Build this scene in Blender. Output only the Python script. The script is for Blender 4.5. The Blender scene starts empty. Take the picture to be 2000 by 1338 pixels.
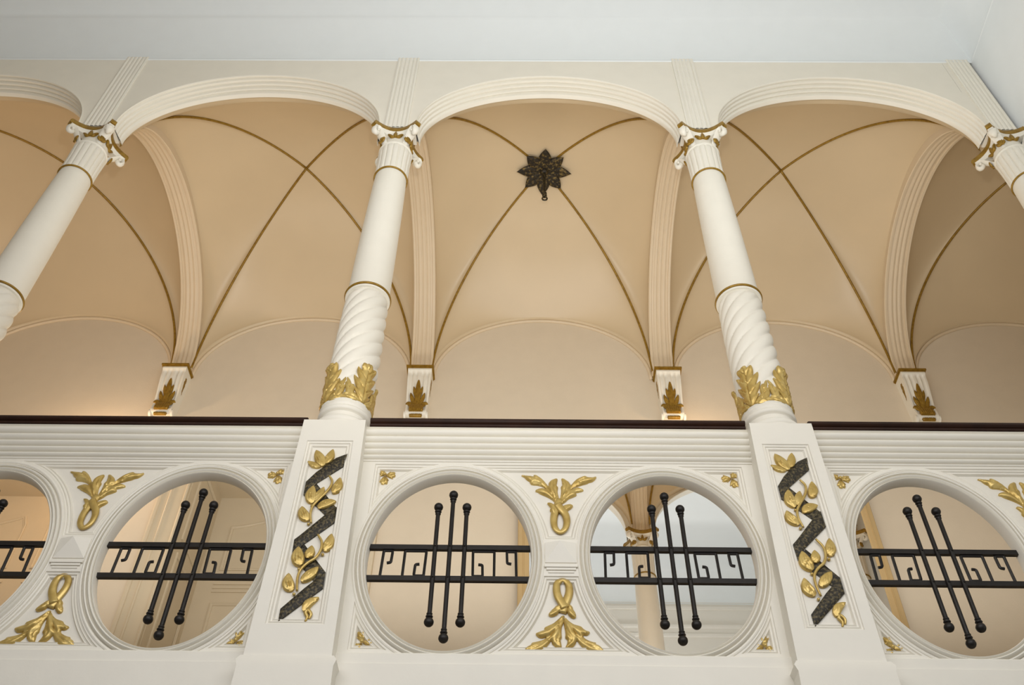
import bpy, bmesh, math, random
import numpy as np
from math import sin, cos, pi, sqrt, exp
from mathutils import Matrix, Vector
from mathutils.geometry import delaunay_2d_cdt
random.seed(4)
scene = bpy.context.scene
COL = scene.collection

# ------------------------------------------------------------------ camera, light, exposure
cam_d = bpy.data.cameras.new('camera'); cam = bpy.data.objects.new('camera', cam_d); COL.objects.link(cam)
cam_d.sensor_width = 36.0; cam_d.sensor_fit = 'HORIZONTAL'
cam_d.lens = 1872.643 / 2000 * 36.0; cam_d.clip_start = .05; cam_d.clip_end = 200
CAM_POS = Vector((1.13318, -4.42860, 1.7))
PITCH, YAW, ROLL = 0.826329, -0.016525, 0.018997
def cam_axes(p, y, r):
    f = Vector((sin(y)*cos(p), cos(y)*cos(p), sin(p))); rt = Vector((cos(y), -sin(y), 0)); up = rt.cross(f)
    c, s = cos(r), sin(r)
    return c*rt + s*up, -s*rt + c*up, f
ra, ua, fa = cam_axes(PITCH, YAW, ROLL)
cam.matrix_world = Matrix(((ra.x, ua.x, -fa.x, CAM_POS.x), (ra.y, ua.y, -fa.y, CAM_POS.y), (ra.z, ua.z, -fa.z, CAM_POS.z), (0, 0, 0, 1)))
scene.camera = cam

world = bpy.data.worlds.new('world'); scene.world = world; world.use_nodes = True
bg = world.node_tree.nodes['Background']; bg.inputs[0].default_value = (.94, .95, 1.0, 1); bg.inputs[1].default_value = .30

def point_light(name, loc, watts, color, radius, spot=None, aim=None):
    d = bpy.data.lights.new(name, 'SPOT' if spot else 'POINT'); d.energy = watts; d.color = color; d.shadow_soft_size = radius
    if spot: d.spot_size = math.radians(spot); d.spot_blend = .5
    o = bpy.data.objects.new(name, d); COL.objects.link(o); o.location = loc
    if aim: o.rotation_euler = (Vector(aim) - Vector(loc)).to_track_quat('-Z', 'Y').to_euler()
    return o
point_light('photographer_flash', (1.16, -4.40, 2.55), 455, (1, .97, .91), .07, spot=88, aim=(0.6, -1.6, 12.0))
def area_light(name, loc, aim, sx, sy, watts, color):
    d = bpy.data.lights.new(name, 'AREA'); d.shape = 'RECTANGLE'; d.size = sx; d.size_y = sy; d.energy = watts; d.color = color
    o = bpy.data.objects.new(name, d); COL.objects.link(o); o.location = loc
    o.rotation_euler = (Vector(aim) - Vector(loc)).to_track_quat('-Z', 'Y').to_euler(); return o
area_light('hall_fill_light', (1.2, -3.5, 5.35), (1.2, .5, 5.1), 6.4, .9, 112, (.98, .98, 1))  # added soft fill for balustrade and columns, no actual window behind it
area_light('ceiling_fill_light', (1.5, -2.35, 6.9), (1.5, -2.5, 12), 4.4, .8, 74, (.93, .97, 1))  # unseen fill added to brighten the ceiling and its reflection in the mirror
area_light('corridor_fill_light', (1.0, 1.6, 5.9), (1.0, 1.7, 9.0), 9.4, .5, 86, (1, .95, .86))  # invented upward fill, lifts the vaults and corridor wall; no fixture here
point_light('wall_lamp_light', (-3.3, 2.82, 8.0), 32, (1, .68, .40), .06)
point_light('wall_lamp_light', (2.98, 2.82, 8.28), 8, (1, .66, .36), .05)

scene.view_settings.view_transform = 'Standard'; scene.view_settings.look = 'None'
scene.view_settings.gamma = 1; scene.view_settings.use_curve_mapping = False
scene.view_settings.exposure = 0.0
scene.cycles.use_denoising = True
scene.cycles.max_bounces = 8; scene.cycles.diffuse_bounces = 5

# ------------------------------------------------------------------ materials
def srgb(r, g, b):
    f = lambda c: c/12.92 if c <= .04045 else ((c+.055)/1.055)**2.4
    return (f(r/255), f(g/255), f(b/255), 1)
def material(name, color, rough=.6, metal=0., var=.04, scale=6., bump=.0, bscale=60., color2=None, mottle=None, spec=.5):
    m = bpy.data.materials.new(name); m.use_nodes = True
    nt = m.node_tree; b = nt.nodes['Principled BSDF']
    b.inputs['Roughness'].default_value = rough; b.inputs['Metallic'].default_value = metal
    b.inputs['Specular IOR Level'].default_value = spec
    tc = nt.nodes.new('ShaderNodeTexCoord')
    nz = nt.nodes.new('ShaderNodeTexNoise'); nz.inputs['Scale'].default_value = scale; nz.inputs['Detail'].default_value = 5
    nt.links.new(tc.outputs['Object'], nz.inputs['Vector'])
    rp = nt.nodes.new('ShaderNodeValToRGB')
    c2 = color2 or tuple(max(0, c*(1-var)) for c in color[:3]) + (1,)
    rp.color_ramp.elements[0].color = c2; rp.color_ramp.elements[1].color = color
    lo, hi = mottle or (.3, .7)
    rp.color_ramp.elements[0].position = lo; rp.color_ramp.elements[1].position = hi
    nt.links.new(nz.outputs['Fac'], rp.inputs[0]); nt.links.new(rp.outputs[0], b.inputs['Base Color'])
    if bump:
        n2 = nt.nodes.new('ShaderNodeTexNoise'); n2.inputs['Scale'].default_value = bscale; n2.inputs['Detail'].default_value = 4
        nt.links.new(tc.outputs['Object'], n2.inputs['Vector'])
        bp = nt.nodes.new('ShaderNodeBump'); bp.inputs['Strength'].default_value = bump; bp.inputs['Distance'].default_value = .01
        nt.links.new(n2.outputs['Fac'], bp.inputs['Height']); nt.links.new(bp.outputs[0], b.inputs['Normal'])
    return m
CREAM = material('cream_paint', srgb(233, 228, 215), .5, var=.03, bump=.06, bscale=40)
CREAM2 = material('cream_arcade', srgb(232, 226, 212), .55, var=.03, bump=.05, bscale=25)
TAN = material('tan_vault_paint', srgb(211, 191, 158), .38, var=.035, scale=2.2, bump=.05, bscale=18)
TANBAND = material('tan_band_paint', srgb(220, 202, 174), .45, var=.03)
WALLP = material('beige_wall_paint', srgb(224, 211, 190), .55, var=.03, bump=.12, bscale=70)
DOORP = material('beige_door_paint', srgb(214, 200, 174), .5, var=.03)
CEIL = material('white_ceiling_paint', srgb(230, 234, 235), .7, var=.02)
RWALL = material('white_side_wall_paint', srgb(226, 221, 211), .7, var=.02)
GOLD = material('bright_gilding', srgb(208, 182, 112), .36, metal=.45, var=.25, scale=18, bump=.03, bscale=120, color2=srgb(180, 150, 78))
GOLD2 = material('dull_gilding', srgb(160, 126, 44), .42, metal=.35, var=.25, scale=30, color2=srgb(128, 96, 26))
BRONZE = material('dark_mottled_bronze', srgb(120, 106, 70), .5, metal=.2, scale=70, bump=.5, bscale=90, color2=srgb(32, 27, 15), mottle=(.46, .76))
BRONZE2 = material('gilt_mottled_bronze', srgb(150, 126, 66), .5, metal=.25, scale=34, bump=.5, bscale=60, color2=srgb(34, 27, 15), mottle=(.50, .80))
IRON = material('black_wrought_iron', srgb(34, 30, 27), .45, metal=.4, var=.3, scale=25)
WOOD = material('dark_mahogany', srgb(50, 26, 13), .45, var=.45, scale=9, spec=.25)
FRAMEP = material('tan_frame_paint', srgb(196, 168, 120), .45, var=.05)
STONE = material('grey_floor_stone', srgb(150, 142, 130), .6, var=.1)
MIRROR = material('mirror_silver', (.93, .93, .93, 1), .0, metal=1., var=0)

# ------------------------------------------------------------------ mesh helpers
class MB:
    def __init__(s): s.v = []; s.f = []
    def add(s, v, f):
        o = len(s.v); s.v += [tuple(p) for p in v]; s.f += [tuple(i+o for i in q) for q in f]; return s
    def box(s, x0, x1, y0, y1, z0, z1):
        v = [(x0,y0,z0),(x1,y0,z0),(x1,y1,z0),(x0,y1,z0),(x0,y0,z1),(x1,y0,z1),(x1,y1,z1),(x0,y1,z1)]
        return s.add(v, [(0,3,2,1),(4,5,6,7),(0,1,5,4),(1,2,6,5),(2,3,7,6),(3,0,4,7)])
    def loft(s, rings, closed=True, loop=False, cap=False):
        n = len(rings[0]); v = [p for r in rings for p in r]; f = []
        R = len(rings)
        for i in range(R if loop else R-1):
            a = i*n; b = ((i+1) % R)*n
            for j in range(n if closed else n-1):
                k = (j+1) % n
                f.append((a+j, a+k, b+k, b+j))
        if cap:
            f.append(tuple(range(n-1, -1, -1))); f.append(tuple((R-1)*n+j for j in range(n)))
        return s.add(v, f)
    def lathe(s, prof, n=48, c=(0,0), cap=False):
        rings = [[(c[0]+r*cos(2*pi*j/n), c[1]+r*sin(2*pi*j/n), z) for j in range(n)] for r, z in prof]
        return s.loft(rings, True, False, cap)
    def sphere(s, c, r, n=14, sx=1, sz=1):
        prof = [(r*sin(pi*i/(n//2+2)), -r*cos(pi*i/(n//2+2))*sz) for i in range(n//2+3)]
        rings = [[(c[0]+a*cos(2*pi*j/n)*sx, c[1]+a*sin(2*pi*j/n), c[2]+z) for j in range(n)] for a, z in prof]
        return s.loft(rings)
    def tube(s, pts, r, n=8, closed=False, flat=1., cap=True):
        P = [Vector(p) for p in pts]; N = len(P)
        rad = r if isinstance(r, (list, tuple)) else [r]*N
        ref = None; rings = []
        for i in range(N):
            a = P[(i-1) % N] if (closed or i > 0) else P[i]; b = P[(i+1) % N] if (closed or i < N-1) else P[i]
            t = (b-a).normalized()
            if ref is None:
                ref = Vector((0,-1,0)) if abs(t.y) < .9 else Vector((0,0,1))
            u = (ref - t*ref.dot(t)).normalized(); ref = u; w = t.cross(u)
            rings.append([P[i] + u*(rad[i]*flat*cos(2*pi*j/n)) + w*(rad[i]*sin(2*pi*j/n)) for j in range(n)])
        return s.loft(rings, True, closed, cap and not closed)
    def build(s, name, mat, parent=None, smooth=False, loc=None):
        me = bpy.data.meshes.new(name); me.from_pydata(s.v, [], s.f); me.update()
        bm = bmesh.new(); bm.from_mesh(me); bmesh.ops.remove_doubles(bm, verts=bm.verts, dist=1e-5)
        bmesh.ops.recalc_face_normals(bm, faces=bm.faces); bm.to_mesh(me); bm.free()
        if smooth:
            me.polygons.foreach_set('use_smooth', [True]*len(me.polygons))
            if smooth != 'all':
                me.set_sharp_from_angle(angle=math.radians(smooth if smooth is not True else 40))
        me.materials.append(mat)
        o = bpy.data.objects.new(name, me); COL.objects.link(o)
        if parent: o.parent = parent
        if loc: o.location = loc
        return o

def tag(o, label=None, cat=None, group=None, kind=None):
    if label: o['label'] = label
    if cat: o['category'] = cat
    if group: o['group'] = group
    if kind: o['kind'] = kind
    return o
def thing(name, loc, label=None, cat=None, group=None, kind=None, rz=0):
    o = bpy.data.objects.new(name, None); COL.objects.link(o); o.location = loc; o.rotation_euler = (0,0,rz)
    o.empty_display_size = .1
    return tag(o, label, cat, group, kind)
def copy_tree(o, parent=None):
    c = o.copy(); COL.objects.link(c); c.parent = parent
    for ch in list(o.children): copy_tree(ch, c)
    return c

def catmull(pts, n):
    P = [np.array(p, float) for p in pts]
    if len(P) == 2: return [P[0]+(P[1]-P[0])*i/(n-1) for i in range(n)]
    P = [2*P[0]-P[1]] + P + [2*P[-1]-P[-2]]
    out = []; m = len(P)-3
    for i in range(n):
        t = i/(n-1)*m; k = min(int(t), m-1); t -= k
        a, b, c, d = P[k:k+4]
        out.append(.5*((2*b)+(-a+c)*t+(2*a-5*b+4*c-d)*t*t+(-a+3*b-3*c+d)*t**3))
    return out
def inside(px, py, poly):
    x = poly[:,0]; y = poly[:,1]; x2 = np.roll(x,-1); y2 = np.roll(y,-1)
    r = np.zeros(px.shape, bool)
    for a, b, c, d in zip(x, y, x2, y2):
        if b == d: continue
        r ^= ((b > py) != (d > py)) & (px < (c-a)*(py-b)/(d-b)+a)
    return r
def segdist(P, poly, closed=True):
    A = np.array(poly, float); B = np.roll(A, -1, 0) if closed else A[1:]
    if not closed: A = A[:-1]
    D = np.full(len(P), 1e9)
    for a, b in zip(A, B):
        ab = b-a; t = np.clip(((P-a)@ab)/max(ab@ab, 1e-12), 0, 1)
        D = np.minimum(D, np.linalg.norm(P-a-t[:,None]*ab, axis=1))
    return D
def cdt_fill(outer, holes=(), pts=()):
    vs = []; es = []
    for poly in (outer,)+tuple(holes):
        o = len(vs); n = len(poly); vs += [Vector((float(p[0]), float(p[1]))) for p in poly]
        es += [(o+i, o+(i+1) % n) for i in range(n)]
    vs += [Vector((float(p[0]), float(p[1]))) for p in pts]
    V, E, F, *_ = delaunay_2d_cdt(vs, es, [], 0, 1e-6)
    V = np.array([(v.x, v.y) for v in V])
    cen = np.array([V[list(f)].mean(0) for f in F])
    ok = inside(cen[:,0], cen[:,1], np.array(outer, float))
    for h in holes: ok &= ~inside(cen[:,0], cen[:,1], np.array(h, float))
    return V, [tuple(f) for f, k in zip(F, ok) if k]
def relief(mb, outline, veins, H, res, fmap, round_=.012, groove=.3, gw=.004, base=0., edge=.25):
    O = np.array(outline, float)
    lo, hi = O.min(0), O.max(0)
    gx, gy = np.meshgrid(np.arange(lo[0], hi[0], res), np.arange(lo[1], hi[1], res))
    gx = gx + (np.arange(gx.shape[0]) % 2)[:,None]*res/2
    G = np.stack([gx.ravel(), gy.ravel()], 1)
    G = G[inside(G[:,0], G[:,1], O)]
    if len(G): G = G[segdist(G, O) > res*.45]
    V, F = cdt_fill(outline, (), G)
    d = segdist(V, O)
    h = base + H*(edge+(1-edge)*(1-np.exp(-d/round_)))
    for v in veins:
        dv = segdist(V, v, False)
        h -= groove*H*np.exp(-(dv/gw)**2)*(1-np.exp(-d/round_))
    vs = [fmap(p[0], p[1], z) for p, z in zip(V, h)]
    mb.add(vs, F)
    n = len(O)
    top = [fmap(p[0], p[1], base+H*edge) for p in O]; bot = [fmap(p[0], p[1], -.004) for p in O]
    mb.add(top+bot, [(i, (i+1) % n, n+(i+1) % n, n+i) for i in range(n)])
def leaf_shape(spine, hw, lobes=0, serr=.4, n=28, p=.8, wide=.42):
    n = max(n, 16*lobes+10) if lobes else n
    S = np.array(catmull(spine, n)); T = np.gradient(S, axis=0); T /= np.linalg.norm(T, axis=1)[:,None]+1e-9
    N = np.stack([-T[:,1], T[:,0]], 1); t = np.linspace(0, 1, n)
    e = math.log(.5)/math.log(wide)
    w = hw*np.sin(pi*np.clip(t, 0, 1)**e)**p + hw*.10*(1-t)
    L, Rr = [], []; veins = [[tuple(q) for q in S[1:-2]]]
    for side, out in ((1, L), (-1, Rr)):
        k = np.ones(n); b = np.zeros(n)
        if lobes:
            ph = (t*(lobes+.35) + (.0 if side > 0 else .3)) % 1
            b = np.where(ph < .80, np.sin(pi/2*ph/.80), np.cos(pi/2*(ph-.80)/.20))
            k = 1.05-serr+serr*1.15*b
        off = S + N*(side*w*k)[:,None]
        if lobes:
            off = off + T*(hw*.55*b*(w/hw))[:,None]
            for i in range(2, n-3):
                if b[i] >= b[i-1] and b[i] > b[i+1]:
                    j = max(0, i-int(n*.16)); veins.append([tuple(S[j]+(off[i]-S[j])*f) for f in (.12, .45, .86)])
        out += [tuple(q) for q in off]
    outline = L + [tuple(S[-1]+T[-1]*hw*.06)] + Rr[::-1]
    o2 = [outline[0]]
    for q in outline[1:]:
        if math.dist(q, o2[-1]) > hw*.03: o2.append(q)
    if not lobes:
        for side in (1, -1):
            veins.append([tuple(q) for q in (S + N*(side*w*.45)[:,None])[2:-5]])
    return o2, veins
PLANE = lambda y: (lambda u, w, h: (u, y-h, w))

B = 2.7
KS = (-2, -1, 0, 1, 2)
SPRING = 9.29
ZPED, ZTOP, YA = 4.107, 5.68, .08

# ================================================================== structure: arcade wall with arches
RX, RZ = 1.185, .93
def arch_pts(xc, o, y, n=48):
    return [(xc + (RX-.35*o)*sin(-pi/2+pi*i/n), y, SPRING + (RZ-o)*cos(-pi/2+pi*i/n)) for i in range(n+1)]
wall_front = thing('wall_front', (0,0,0), kind='structure')
wf = MB(); ZW = 10.60; BAYS = (-2, -1, 0, 1)
XR = 5.53
for k in BAYS:
    xc = B*(k+.5)
    for y, flip in ((-.05, 0), (.10, 1)):
        a = arch_pts(xc, 0 if y < 0 else .07, y); t = [(p[0], y, ZW) for p in a]
        wf.loft([a, t], closed=False)
        for sx in (-1, 1):
            e = a[0] if sx < 0 else a[-1]; xe = xc+sx*B/2
            wf.add([(e[0], y, SPRING-.01), (xe, y, SPRING-.01), (xe, y, ZW), (e[0], y, ZW)], [(0,1,2,3)])
for k in KS: wf.box(B*k-.165, min(B*k+.165, XR+.0), -.05, .12, SPRING-.03, SPRING)
wf.box(-5.4, XR, -.05, .10, ZW, ZW+.25)
wf.build('spandrel_wall', CREAM2, wall_front, smooth=30)
APROF = [(-.004,-.05),(-.006,-.062),(.002,-.068),(.010,-.062),(.008,-.050),(-.004,-.046),(-.004,-.040),(.012,-.036),(.022,-.030),(.024,-.020),(.020,-.010),(.008,-.006),(.008,.000),(.024,.004),(.036,.010),(.038,.020),(.033,.030),(.022,.034),(.022,.040),(.040,.044),(.052,.050),(.054,.060),(.049,.068),(.040,.072),(.040,.078),(.060,.082),(.072,.088),(.076,.10),(.076,.128),(.066,.135)]
for k in BAYS:
    m = MB(); n = 64
    rings = [[(-(RX-.35*o), y, -.03) for o, y in APROF]]
    for i in range(n+1):
        t = -pi/2+pi*i/n
        rings.append([((RX-.35*o)*sin(t), y, (RZ-o)*cos(t)) for o, y in APROF])
    rings.append([((RX-.35*o), y, -.03) for o, y in APROF])
    m.loft(rings, closed=False, cap=True)
    o = m.build('arch_moulding', CREAM, wall_front, smooth=35, loc=(B*(k+.5), 0, SPRING))
def strip(xc, k):
    m = MB(); z0, z1 = SPRING-.025, ZW
    prof = [(-.105,-.05),(-.105,-.062),(-.092,-.066),(-.080,-.062),(-.078,-.056)]
    for j in range(4):
        c = -.057+j*.038
        prof += [(c-.017,-.058)] + [(c-.015*cos(pi*i/6), -.058-.006*sin(pi*i/6)) for i in range(7)] + [(c+.017,-.058)]
    prof += [(.078,-.056),(.080,-.062),(.092,-.066),(.105,-.062),(.105,-.05)]
    m.loft([[(x, y, z) for x, y in prof] for z in (z0, z1)], closed=False)
    return m.build('trim_%d' % k, CREAM, None, smooth=35, loc=(xc, 0, 0))
for i, k in enumerate(KS):
    tag(strip(B*k-.012, i+1), kind='structure')
# band, cornice fillet and cove up to the hall ceiling
def cove_prof(): return [(-.05,10.555),(-.060,10.562),(-.060,10.578),(-.052,10.586)] + [(-.052-.46*(1-cos(a)), 10.59+.60*sin(a)) for a in np.linspace(0, pi/2, 16)]
XL, YO = -8.0, -3.6
ceil_m = MB()
cp = cove_prof()
def rect_ring(d, z):
    e = max(0, d-.0525)
    return [(XL+e, -d, z), (XR-e+.001, -d, z), (XR-e+.001, YO+e, z), (XL+e, YO+e, z)]
ceil_m.loft([rect_ring(-y, z) for y, z in cp], closed=True)
rr = rect_ring(-cp[-1][0], cp[-1][1]); ceil_m.add(rr, [(0,1,2,3)])
tag(ceil_m.build('ceiling', CEIL, None, smooth=50), kind='structure')
# right hall wall, opposite wall with cornice, left wall, floor
m = MB(); m.box(XR, XR+.25, YO-.2, .12, 0, 10.75); tag(m.build('wall_right', CEIL), kind='structure')
m = MB(); m.box(XL-.2, XL, YO-.2, .0, 0, 10.75); tag(m.build('wall_left', RWALL), kind='structure')
m = MB(); m.box(XR+.25, 8.2, -.05, .10, 3.75, 11.0); tag(m.build('wall_corridor_front', RWALL), kind='structure')
m = MB(); m.box(XL, XR, YO-.2, YO, 5.7, 10.75); tag(m.build('wall_opposite', RWALL), kind='structure')
m = MB()
cpf = [(0,9.95),(.03,9.96),(.035,10.0),(.02,10.02),(.02,10.10),(.05,10.115),(.055,10.15),(.015,10.17),(.012,10.45),(.03,10.455),(.035,10.50),(.012,10.51),(.0,10.6)]
m.loft([[(XL, YO+a, z) for a, z in cpf], [(XR, YO+a, z) for a, z in cpf]], closed=False)
tag(m.build('trim_6', RWALL, None, smooth=30), kind='structure')
m = MB(); m.box(XL-.2, XR+.25, -9, 3.2, -.15, 0); tag(m.build('floor', STONE), kind='structure')
m = MB(); m.box(XL, XR, .02, .30, 0, 3.75); m.box(-5.6, 8.2, .0, 4.2, 3.60, 3.75); tag(m.build('wall_lower', CREAM2), kind='structure')

# ================================================================== structure: corridor wall, doors, vaults
YW = 3.12
m = MB()
DC = [(-B*1.5, .82, 8.26), (-B*.5, .82, 8.26)]
xs = -5.6
for xc, hw, zt in DC:
    m.box(xs, xc-hw, YW, YW+.2, 3.75, 11.3); m.box(xc-hw, xc+hw, YW, YW+.2, zt, 11.3); xs = xc+hw
m.box(xs, 8.2, YW, YW+.2, 3.75, 11.3)
tag(m.build('wall_back', WALLP), kind='structure')
m = MB(); m.box(-5.75, -5.6, .1, YW+.2, 3.75, 11.3); tag(m.build('wall_corridor_left', WALLP), kind='structure')
m = MB(); m.box(8.2, 8.35, .1, YW+.2, 3.75, 11.3); tag(m.build('wall_corridor_right', WALLP), kind='structure')
def framed_panel(mb, x0, x1, z0, z1, y, w=.045, dep=.018):
    fr = [(0,0),(.0,-.014),(.012,-.018),(.022,-.010),(.030,-.010),(.036,.004),(w,.006)]
    rings = [[(x0+d, y+e, z0+d), (x1-d, y+e, z0+d), (x1-d, y+e, z1-d), (x0+d, y+e, z1-d)] for d, e in fr]
    mb.loft(rings, closed=True)
def make_door(idx, xc):
    d = thing('door_%d' % idx, (xc, YW, 4.0), kind='structure')
    hw, zt, yd = .82, 4.26, .845
    m = MB(); m.box(-hw-.02, -hw+.006, -.001, yd, 0, zt); m.build('jamb', DOORP, d)
    for z0, z1 in ((.3, 1.6), (1.75, 3.05), (3.2, 4.1)):
        q = MB(); fr = [(0,0),(0,.020),(.012,.024),(.022,.016),(.03,.014),(.036,.008)]
        q.loft([[(-hw+e, .14+c, z0+c), (-hw+e, yd-.12-c, z0+c), (-hw+e, yd-.12-c, z1-c), (-hw+e, .14+c, z1-c)] for c, e in fr], closed=True)
        q.build('jamb_panel', DOORP, d)
    m = MB(); m.box(hw-.006, hw+.02, -.001, yd, 0, zt); m.build('jamb', DOORP, d)
    m = MB(); m.box(-hw-.02, hw+.02, -.001, yd, zt-.006, zt+.02); m.build('soffit', DOORP, d)
    for s in (-1, 1):
        m = MB(); m.box(min(0, s*hw), max(0, s*hw), yd, yd+.05, 0, zt)
        lf = m.build('door_leaf', DOORP, d)
        a, b = (-hw+.20, -.12) if s < 0 else (.12, hw-.20)
        q = MB(); framed_panel(q, a, b, .25, 1.1, yd); framed_panel(q, a, b, 1.25, 2.94, yd); q.build('lower_panel', DOORP, lf)
        q = MB()
        for j in range(3): q.box(a-.02, b+.02, yd-.012, yd, 3.06+j*.045, 3.078+j*.045)
        q.build('lock_rail', DOORP, lf)
        # upper panel with a shaped head: square shoulder, then a shallow curved top
        fr = [(0,0),(0,-.014),(.012,-.018),(.022,-.010),(.03,-.010),(.036,.004)]
        rings = []
        for c, e in fr:
            x0, x1 = a+c, b-c
            pts = [(x0, 3.32+c), (x1, 3.32+c), (x1, 3.87-c)]
            for i in range(1, 12):
                t = i/12; xx = x1+(x0-x1)*t
                tt = t if s < 0 else 1-t
                pts.append((xx, 3.87-c + (.13*(1-tt)**1.6 if True else 0)))
            pts.append((x0, 3.87-c))
            rings.append([(x, yd+e, z) for x, z in pts])
        q = MB(); q.loft(rings, closed=True); q.build('upper_panel', DOORP, lf)
    # moulded surround on the corridor wall
    prof = [(0,.0),(0,-.05),(.012,-.058),(.03,-.05),(.035,-.035),(.15,-.035),(.155,-.045),(.165,-.05),(.175,-.045),(.18,-.03),(.24,-.03),(.245,-.042),(.265,-.046),(.285,-.04),(.29,0)]
    for s in (-1, 1):
        q = MB(); q.loft([[(s*(hw+o), y, z) for o, y in prof] for z in (0, zt+.29)], closed=False); q.build('surround', DOORP, d, smooth=30)
    q = MB(); q.loft([[(x, y, zt+o) for o, y in prof] for x in (-hw-.29, hw+.29)], closed=False); q.build('surround', DOORP, d, smooth=30)
    return d
make_door(1, DC[0][0]); make_door(2, DC[1][0])

VA, VYF, VYM, VYB = 1.234, .20, 1.52, 3.06
R0, RF, RB, RS = 1.78, .90, .985, 1.36
def vault_z(u, v):
    if abs(v) >= abs(u):
        s, w = abs(v), (u/v if v else 0); rb = RF if v < 0 else RB
    else:
        s, w = abs(u), v/u; rb = RS
    hr = R0*sqrt(max(0, 1-s*s)); hc = R0-(R0-rb)*s**2
    return hr+(hc-hr)*sqrt(max(0, 1-w*w))
def vpos(u, v): return (u*VA, VYM+(v*(VYB-VYM) if v > 0 else v*(VYM-VYF)), vault_z(u, v))
def make_vault(xc):
    t = thing('vaulted_ceiling', (xc, 0, SPRING), kind='structure')
    N = 40
    for side in ('f','b','l','r'):
        m = MB(); rings = []
        for i in range(N+1):
            s = sin(i/N*pi/2); s = max(s, 1e-4)
            row = []
            for j in range(N+1):
                w = sin((j/N*2-1)*pi/2)
                u, v = {'f':(w*s,-s),'b':(w*s,s),'l':(-s,w*s),'r':(s,w*s)}[side]
                row.append(vpos(u, v))
            rings.append(row)
        if side in 'fb':
            y2 = .09 if side == 'f' else 3.13
            rings.append([(p[0], y2, p[2]) for p in rings[-1]])
        m.loft(rings, closed=False); m.build('vault_web', TAN, t, smooth='all')
    for sx in (-1, 1):
        for sy in (-1, 1):
            P = []
            for i in range(41):
                s = sin(i/40*pi/2)
                p = vpos(sx*s*.999, sy*s*.999); P.append((p[0], p[1], p[2]-.004))
            m = MB(); m.tube(P, .0135, 8); m.build('gilded_rib', GOLD2, t, smooth='all')
    P = [(VA*.985*sin(-pi/2+pi*i/48), YW-.012, RB*.985*cos(-pi/2+pi*i/48)) for i in range(49)]
    m = MB(); m.tube(P, .020, 8); m.build('lunette_moulding', TANBAND, t, smooth='all')
    return t
vaults = [make_vault(B*(k+.5)) for k in (-2,-1,0,1,2)]
def make_transverse(x):
    hw = .125; prof = [(-hw,.10),(-hw,0),(-hw+.008,-.008),(-hw+.03,-.008),(-hw+.034,.006)]
    for j in range(3):
        c = -.048+j*.048
        prof += [(c-.021,.006)] + [(c-.018*cos(pi*i/6), .004-.009*sin(pi*i/6)) for i in range(7)] + [(c+.021,.006)]
    prof += [(hw-.034,.006),(hw-.03,-.008),(hw-.008,-.008),(hw,0),(hw,.10)]
    m = MB(); rings = []; n = 56
    ym, hy = (.14+3.06)/2, (3.06-.14)/2
    for i in range(n+1):
        t = -pi/2+pi*i/n
        rings.append([(a, ym+(hy+d)*sin(t), (1.29+d)*cos(t)) for a, d in prof])
    m.loft(rings, closed=False)
    o = m.build('transverse_arch', TANBAND, None, smooth=35, loc=(x, 0, SPRING)); tag(o, kind='structure')
for k in KS: make_transverse(B*k)

# ================================================================== columns
def acanthus_collar_leaf(az, parent, mat):
    def fm(u, w, h):
        r = .158+h+max(0, .03*(1-w/.10) if w < .10 else 0)*0 + (.018*exp(-((w-.30)/.04)**2))
        a = az+u/.165
        return (r*sin(a), -r*cos(a), w)
    m = MB()
    o, v = leaf_shape([(0,-.01),(.0,.12),(.004,.24),(.0,.335)], .074, lobes=4, serr=.45, n=46, wide=.42, p=.7)
    relief(m, o, v, .020, .0075, fm, .012, .55, .004, base=.006)
    for s in (-1, 1):
        o, v = leaf_shape([(s*.02,-.008),(s*.085,.03),(s*.100,.10),(s*.125,.175)], .034, lobes=2, serr=.4, n=30, wide=.35)
        relief(m, o, v, .016, .0075, fm, .010, .55, .004, base=.002)
        o, v = leaf_shape([(s*.05,-.008),(s*.10,.012),(s*.132,.022)], .022, lobes=0, n=16, wide=.4)
        relief(m, o, v, .012, .0075, fm, .008, .3, .004)
    return m.build('gilded_leaf', mat, parent, smooth=50, loc=(0,0,.225))
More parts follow.
